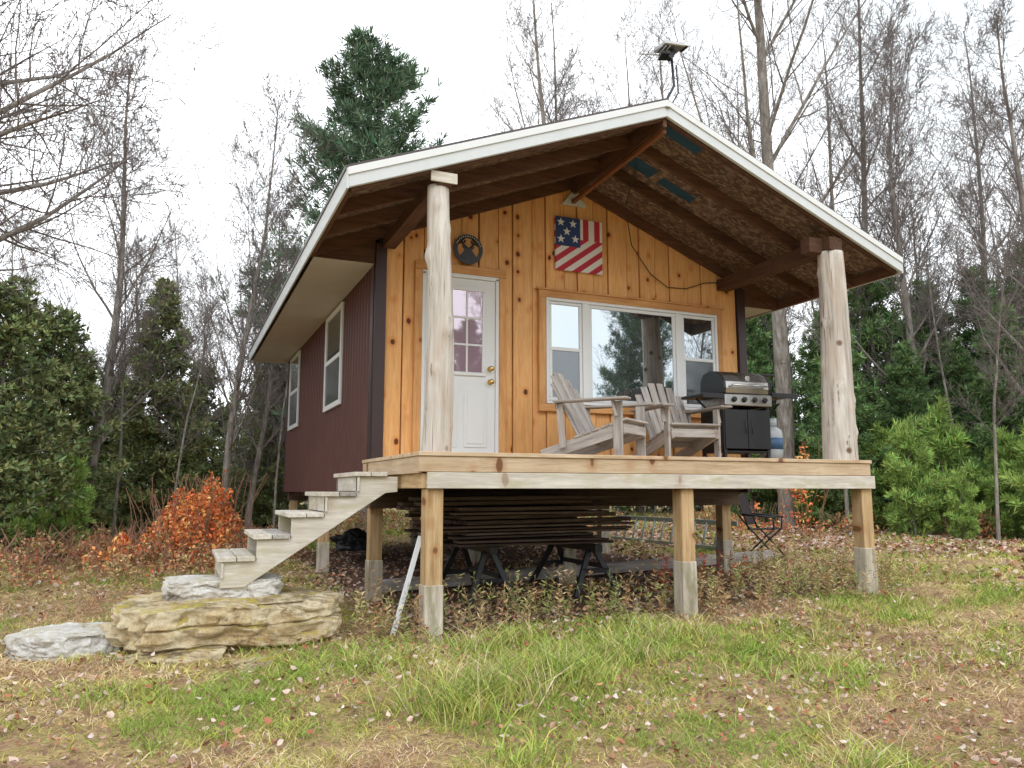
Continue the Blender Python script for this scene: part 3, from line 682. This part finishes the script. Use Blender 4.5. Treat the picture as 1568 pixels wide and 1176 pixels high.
for az,d,k,s in [(48.8,23.5,1,.98),(45.6,24,1,.76),(42,27,1,.9),(55,25,1,.9),(58,23,1,.9),(52,26,1,.9),(46.8,21,1,.62),(40.5,24,1,.8),(50.6,21.5,1,.58),(56.3,21,1,.66),(53.5,22.5,1,.6)]: place('pine_tree',PINE[k],az,d,s)
for az,d,s in [(50.5,19,.9),(52.3,20,1.05),(49,21,.9),(54,21.5,.8),(56,19.5,.8),(53.3,18.2,.5),(47.2,22,.7),(44.8,22,.8),(57.8,18.5,.95),(-6.2,15,.6),(-8.4,14.5,.45),(59.5,19,1)]: place('young_pine',PINE[2],az,d,s,s*random.uniform(.75,1.0))
DF=empty('distant_forest')
for i in range(44):
    az=-38+122*(i+random.random())/44; d=random.uniform(26,36)
    place('forest_conifer',random.choice(FARC),az,d,random.uniform(.6,.9)*(.85 if az<20 else 1.15),None,True)
for i in range(38):
    az=-38+122*(i+random.random())/38; d=random.uniform(27,40); place('forest_bare_tree',random.choice(FARB),az,d,random.uniform(.6,.85) if az<20 else random.uniform(.75,1.1),None,True)
for i in range(24):
    az=random.uniform(-38,84); d=random.uniform(22,30); place('forest_brush',BRUSH,az,d,random.uniform(.7,1.2),None,True)
for i in range(36):
    az=88+230*(i+random.random())/36; d=random.uniform(22,34)
    place('forest_tree',random.choice((FARC[0],FARC[1],FARB[0],FARB[1])),az,d,random.uniform(.8,1.1),None,True)
for x,y,s in ((19.0,-13,.84),(24,-13,.72),(12,-17,.65)): newobj('pine_tree',PINE[0],(x,y,-.3),1.0,(s*.85,s*.85,s))
# shrubs
leafm=vcol('leaf_foliage',.65)
def shrub(name,blobs,cols,n_,lf=.05,stems=6,cut=-.10):
    P=[];C=[];segs=[]
    for (x,y,rx,ry,h) in blobs:
        g=float(gz(x,y)); m=int(n_*rx*ry*h*4)
        for _ in range(m):
            a=random.uniform(0,6.28); rr=random.random()**.6; zz=random.random()**.8
            f=(1-zz*zz*.6)
            px,py,pz=x+rx*rr*f*math.cos(a),y+ry*rr*f*math.sin(a),zz*h*(1-.45*rr)
            if noise.noise((px*2.6,py*2.6,pz*2.6+3))<cut: continue
            P.append((px,py,g+pz)); c=random.choice(cols); b=random.uniform(.6,1.25); C.append((c[0]*b,c[1]*b,c[2]*b))
        for _ in range(int(stems*rx*ry*4)):
            a=random.uniform(0,6.28); rr=random.random()*.7; p=Vector((x+rx*rr*math.cos(a),y+ry*rr*math.sin(a),g)); 
            for k in range(4):
                q=p+Vector((random.gauss(.0,.07)+.06*math.cos(a),random.gauss(0,.07)+.06*math.sin(a),h*.23)); segs.append((p,q,.007,.005)); p=q
    P=np.array(P);C=np.array(C); D=unit(rng.normal(size=P.shape)); m=len(P)
    me=arr_me(name,leaf_V(P,D,lf*rng.uniform(.7,1.4,m),lf*.6*rng.uniform(.7,1.3,m)),LT,C,leafm); o=newobj(name,me)
    s=newobj('stems',tubes_me('stems',segs,[stemm,stemm])); s.parent=o
OR=[(.92,.27,.08),(.95,.42,.13),(.84,.20,.08),(.90,.55,.20),(.72,.28,.13)]
RB=[(.58,.22,.14),(.70,.34,.17),(.48,.28,.14),(.62,.48,.20),(.72,.22,.10),(.36,.34,.12),(.52,.38,.26)]
pp=polar
b=[]
for az,d,rx,h in [(1.4,12.6,.6,1.5),(-.4,12.8,.5,1.2),(2.9,12.9,.5,1.55),(2.2,13.6,.7,1.55),(.3,13.6,.7,1.3),(-3.5,13,.45,.75)]: x,y=pp(az,d); b.append((x,y,rx,rx,h))
shrub('orange_shrub',b,OR,780,.066,9,-.03)
b=[]
for i in range(50):
    az=-15+22*(i+random.random())/50; x,y=pp(az,random.uniform(11.0,15.5)); b.append((x,y,random.uniform(.4,.8),random.uniform(.4,.8),random.uniform(.3,.75)))
shrub('bramble_thicket',b,RB,560,.05,7,-.02)
b=[]
for az,d,rx,h in [(43.9,18,.45,2.3),(43.2,19,.4,2.0),(40.8,18.5,.6,.8),(38.5,19,.5,.7)]: x,y=pp(az,d); b.append((x,y,rx,rx,h))
shrub('red_shrub',b,OR+[(.7,.09,.05)],330,.075,9,0)
b=[]
for i in range(26):
    az=random.uniform(10,62); x,y=pp(az,random.uniform(19,23)); b.append((x,y,random.uniform(.5,1),random.uniform(.5,1),random.uniform(.3,.8)))
shrub('forest_edge_undergrowth',b,RB+[(.26,.38,.12),(.32,.44,.13)],330,.08,3)
# ------------------------------------------------------------ grass
grassm=vcol('grass_blades',.6)
def inside(x,y): return 1.9<x<6.8 and 6.3<y<15.2
GREEN=np.array((.33,.45,.085));YG=np.array((.60,.58,.16));STRAW=np.array((.84,.68,.39));BRN=np.array((.58,.39,.24))
P=[];Hh=[];CC=[];NB=[];WW=[];SP=[]
def add(x,y,h,c,nb,w,sp): P.append((x,y,float(gz(x,y))-.01));Hh.append(h);CC.append(c);NB.append(nb);WW.append(w);SP.append(sp)
def gcol(x,y):
    a=noise.noise((x*.5+3,y*.5,0))+.8*noise.noise((x*1.6,y*1.6,5))
    if 3.4<y<6.0 and x>.8: a+=.12
    r=random.random()*.7+a*1.2-.05
    return 'G' if r>.68 else ('Y' if r>.40 else ('S' if r>.0 else 'B'))
CM={'G':GREEN,'Y':YG,'S':STRAW,'B':BRN}
def ring(nt,d0,d1,h,nb,w):
    for _ in range(nt):
        az=random.uniform(-26,74); d=math.sqrt(random.uniform(d0*d0,d1*d1)); x,y=polar(az,d)
        if inside(x,y) and random.random()<.97: continue
        if noise.noise((x*1.1+7,y*1.1,1))>.26 and random.random()<.75: continue
        c=gcol(x,y); hh=h*random.uniform(.4,1.5)*(1+.9*max(0,noise.noise((x*.8,y*.8,9))))
        if c=='G': hh*=1.15
        if c in 'SB': hh*=.75
        add(x,y,hh,CM[c],nb,w,1.4 if c in 'SB' else .9)
ring(9500,1.5,5.5,.066,11,.0045); ring(13500,5.5,10,.075,9,.007); ring(14000,10,19,.09,7,.012); ring(6000,19,30,.12,6,.02)
for cx_,cy_,r,nn,h in [(1.75,4.55,.42,160,.33),(2.35,4.75,.45,140,.30),(2.9,5.1,.4,80,.25),(3.6,5.4,.6,80,.23),(1.3,5.4,.4,40,.2),(3.9,4.2,.6,45,.18),(3.05,2.75,.28,80,.26),(1.15,2.75,.2,40,.2),(4.9,5.0,.6,55,.18),(5.8,5.3,.6,55,.18),(2.2,5.7,.5,60,.25),(-.3,5.3,.3,30,.15),(6.6,5.6,.5,45,.18),(5.2,4.0,.6,40,.15),(8.2,6.5,.8,60,.18),(1.7,3.6,.3,30,.18)]:
    for _ in range(nn):
        x=random.gauss(cx_,r*.5);y=random.gauss(cy_,r*.4); c=random.choice((GREEN*1.05,GREEN*1.2,YG,YG*.9,GREEN*.8,STRAW*.9)); add(x,y,h*random.uniform(.6,1.2),c,9,.006,.55)
P=np.array(P);Hh=np.array(Hh);CC=np.array(CC);NB=np.array(NB);WW=np.array(WW);SP=np.array(SP)
P=np.repeat(P,NB,0);Hh=np.repeat(Hh,NB);CC=np.repeat(CC,NB,0);WW=np.repeat(WW,NB);SP=np.repeat(SP,NB)
m=len(P); off=rng.normal(size=(m,2))*.035; P[:,:2]+=off
az=rng.uniform(0,6.283,m); hd=np.stack([np.cos(az),np.sin(az),np.zeros(m)],1)
D=unit(hd*(SP*rng.uniform(.1,1.1,m))[:,None]+np.array([0,0,1])); bend=hd*.6+np.array([0,0,-.45])
L=Hh*rng.uniform(.6,1.3,m); C=CC*rng.uniform(.6,1.12,(m,1))*np.stack([rng.uniform(.9,1.1,m),np.ones(m),rng.uniform(.8,1.2,m)],1)
newobj('grass',arr_me('grass',blades_V(P,D,L,WW*rng.uniform(.7,1.2,m),bend),BT,C,grassm))
P=[];D=[];L=[];C=[];W=[]
def weed(x,y,h,c):
    p=Vector((x,y,float(gz(x,y)))); d=Vector((random.gauss(0,.15),random.gauss(0,.15),1)).normalized(); nn=7
    for i in range(nn):
        q=p+d*h/nn; P.append(p);D.append(d);L.append(h/nn*1.1);W.append(.006);C.append((.32,.24,.13))
        for _ in range(4 if i>0 else 1):
            dd=Vector((random.gauss(0,1),random.gauss(0,1),.5)).normalized(); P.append(p.lerp(q,random.random()));D.append(dd);L.append(random.uniform(.03,.075));W.append(.012);b=random.uniform(.6,1.3);C.append((c[0]*b,c[1]*b,c[2]*b))
        p=q; d=(d+Vector((random.gauss(0,.08),random.gauss(0,.08),0))).normalized()
WC=[(.36,.38,.13),(.48,.38,.18),(.56,.42,.22),(.28,.32,.1),(.45,.25,.13)]
for _ in range(120): weed(random.uniform(1.3,4.3),random.uniform(5.9,7.0),random.uniform(.15,.5),random.choice(WC))
for _ in range(170): weed(random.uniform(4.3,7.3),random.uniform(5.7,6.8),random.uniform(.15,.48),random.choice(WC))
for _ in range(70): weed(random.uniform(6.6,8.5),random.uniform(6.2,9),random.uniform(.15,.4),random.choice(WC))
for _ in range(140): weed(random.uniform(-2.5,1.6),random.uniform(7.6,11.5),random.uniform(.15,.5),random.choice(WC))
for _ in range(50): weed(random.uniform(2.1,6.6),random.uniform(6.5,8),random.uniform(.08,.25),random.choice(WC))
for _ in range(16): weed(random.gauss(5.1,.25),random.gauss(6.9,.15),.4,(.7,.07,.04))
P=np.array(P);D=np.array(D);newobj('dry_weeds',arr_me('weeds',leaf_V(P,D,np.array(L),np.array(W)),LT,np.array(C),leafm))
# fallen leaves
cols=np.array([(.55,.35,.25),(.62,.47,.38),(.74,.62,.55),(.36,.20,.13),(.56,.30,.17),(.28,.16,.11),(.70,.52,.44),(.46,.17,.10),(.40,.24,.15)])
P=[];S=[]
def lv(x,y,s): P.append((x,y,float(gz(x,y))));S.append(s)
for _ in range(18000):
    az=random.uniform(-26,74); d=math.sqrt(random.uniform(2.2**2,10**2)); x,y=polar(az,d)
    if noise.noise((x*.9,y*.9,2))*1.3+random.uniform(-.35,.40)<0: continue
    lv(x,y,random.uniform(.022,.05))
for _ in range(13000):
    az=random.uniform(-26,74); d=math.sqrt(random.uniform(10**2,24**2)); x,y=polar(az,d)
    if az<25 and random.random()<.45: continue
    if noise.noise((x*.6,y*.6,4))*1.3+random.uniform(-.45,.35)<-.1: continue
    lv(x,y,random.uniform(.05,.095))
for _ in range(5000):
    x,y=polar(random.uniform(26,66),random.uniform(14,23)); lv(x,y,random.uniform(.06,.11))
for _ in range(4500): lv(random.uniform(1.6,7.2),random.uniform(6.3,15.5),random.uniform(.04,.07))
P=np.array(P);m=len(P);S=np.array(S); 
hgt=rng.uniform(.01,.08,m); P[:,2]+=np.where((P[:,0]>2)&(P[:,0]<6.7)&(P[:,1]>6.6)&(P[:,1]<15.3),.012,hgt)
a=rng.uniform(0,6.28,m); D=unit(np.stack([np.cos(a),np.sin(a),rng.normal(0,.45,m)],1)); U=unit(np.cross(D,np.array([0,0,1.0])+rng.normal(size=(m,3))*.45)); Nn=np.cross(D,U)
s=S[:,None]
V=np.stack([P-D*s*.5,P-D*s*.1+U*s*.38+Nn*s*.2,P+D*s*.25+U*s*.28+Nn*s*.2,P+D*s*.6,P+D*s*.25-U*s*.28+Nn*s*.24,P-D*s*.1-U*s*.38+Nn*s*.15],1)
C=cols[rng.integers(0,len(cols),m)]*rng.uniform(.65,1.1,(m,1))
newobj('fallen_leaves',arr_me('leaves',V,[(0,1,2,3),(0,3,4,5)],C,vcol('dead_leaf',.7,0,spec=.15)))
# ------------------------------------------------------------ world, sun, camera
W=bpy.data.worlds.new('World'); sc.world=W; W.use_nodes=True; nt=W.node_tree; nt.nodes.clear()
sky=nt.nodes.new('ShaderNodeTexSky'); sky.sky_type='NISHITA'; sky.sun_disc=False; sky.sun_elevation=R(42)
hs=nt.nodes.new('ShaderNodeHueSaturation'); hs.inputs['Saturation'].default_value=.25
nz=nt.nodes.new('ShaderNodeTexNoise'); nz.inputs['Scale'].default_value=1.3; nz.inputs['Detail'].default_value=4
tc=nt.nodes.new('ShaderNodeTexCoord'); nt.links.new(tc.outputs['Generated'],nz.inputs['Vector'])
rp=nt.nodes.new('ShaderNodeValToRGB'); rp.color_ramp.elements[0].position=.36; rp.color_ramp.elements[0].color=(7.0,7.6,8.1,1); rp.color_ramp.elements[1].position=.58; rp.color_ramp.elements[1].color=(15,15.5,16,1)
nt.links.new(nz.outputs[0],rp.inputs[0])
mx=nt.nodes.new('ShaderNodeMix'); mx.data_type='RGBA'; mx.inputs[0].default_value=.9
nt.links.new(sky.outputs[0],hs.inputs['Color']); nt.links.new(hs.outputs[0],mx.inputs[6]); nt.links.new(rp.outputs[0],mx.inputs[7])
bg=nt.nodes.new('ShaderNodeBackground'); bg.inputs[1].default_value=.15; nt.links.new(mx.outputs[2],bg.inputs[0])
wo=nt.nodes.new('ShaderNodeOutputWorld'); nt.links.new(bg.outputs[0],wo.inputs[0])
sl=bpy.data.lights.new('sun','SUN'); sl.energy=1.0; sl.angle=R(35); sl.color=(1,.98,.95); so=bpy.data.objects.new('sun',sl); sc.collection.objects.link(so)
az=R(205); el=R(42); dv=Vector((math.sin(az)*math.cos(el),math.cos(az)*math.cos(el),math.sin(el))); so.rotation_euler=dv.to_track_quat('Z','Y').to_euler()
sky.sun_rotation=az
cam=bpy.data.cameras.new('camera'); cam.sensor_width=36; cam.lens=27.09; cam.clip_end=2000; cam.clip_start=.05
co=bpy.data.objects.new('camera',cam); sc.collection.objects.link(co); co.location=(0,0,1.2); co.rotation_euler=(R(97.8),0,R(-23.3)); sc.camera=co
sc.view_settings.view_transform='Standard'; sc.view_settings.look='None'; sc.view_settings.exposure=0
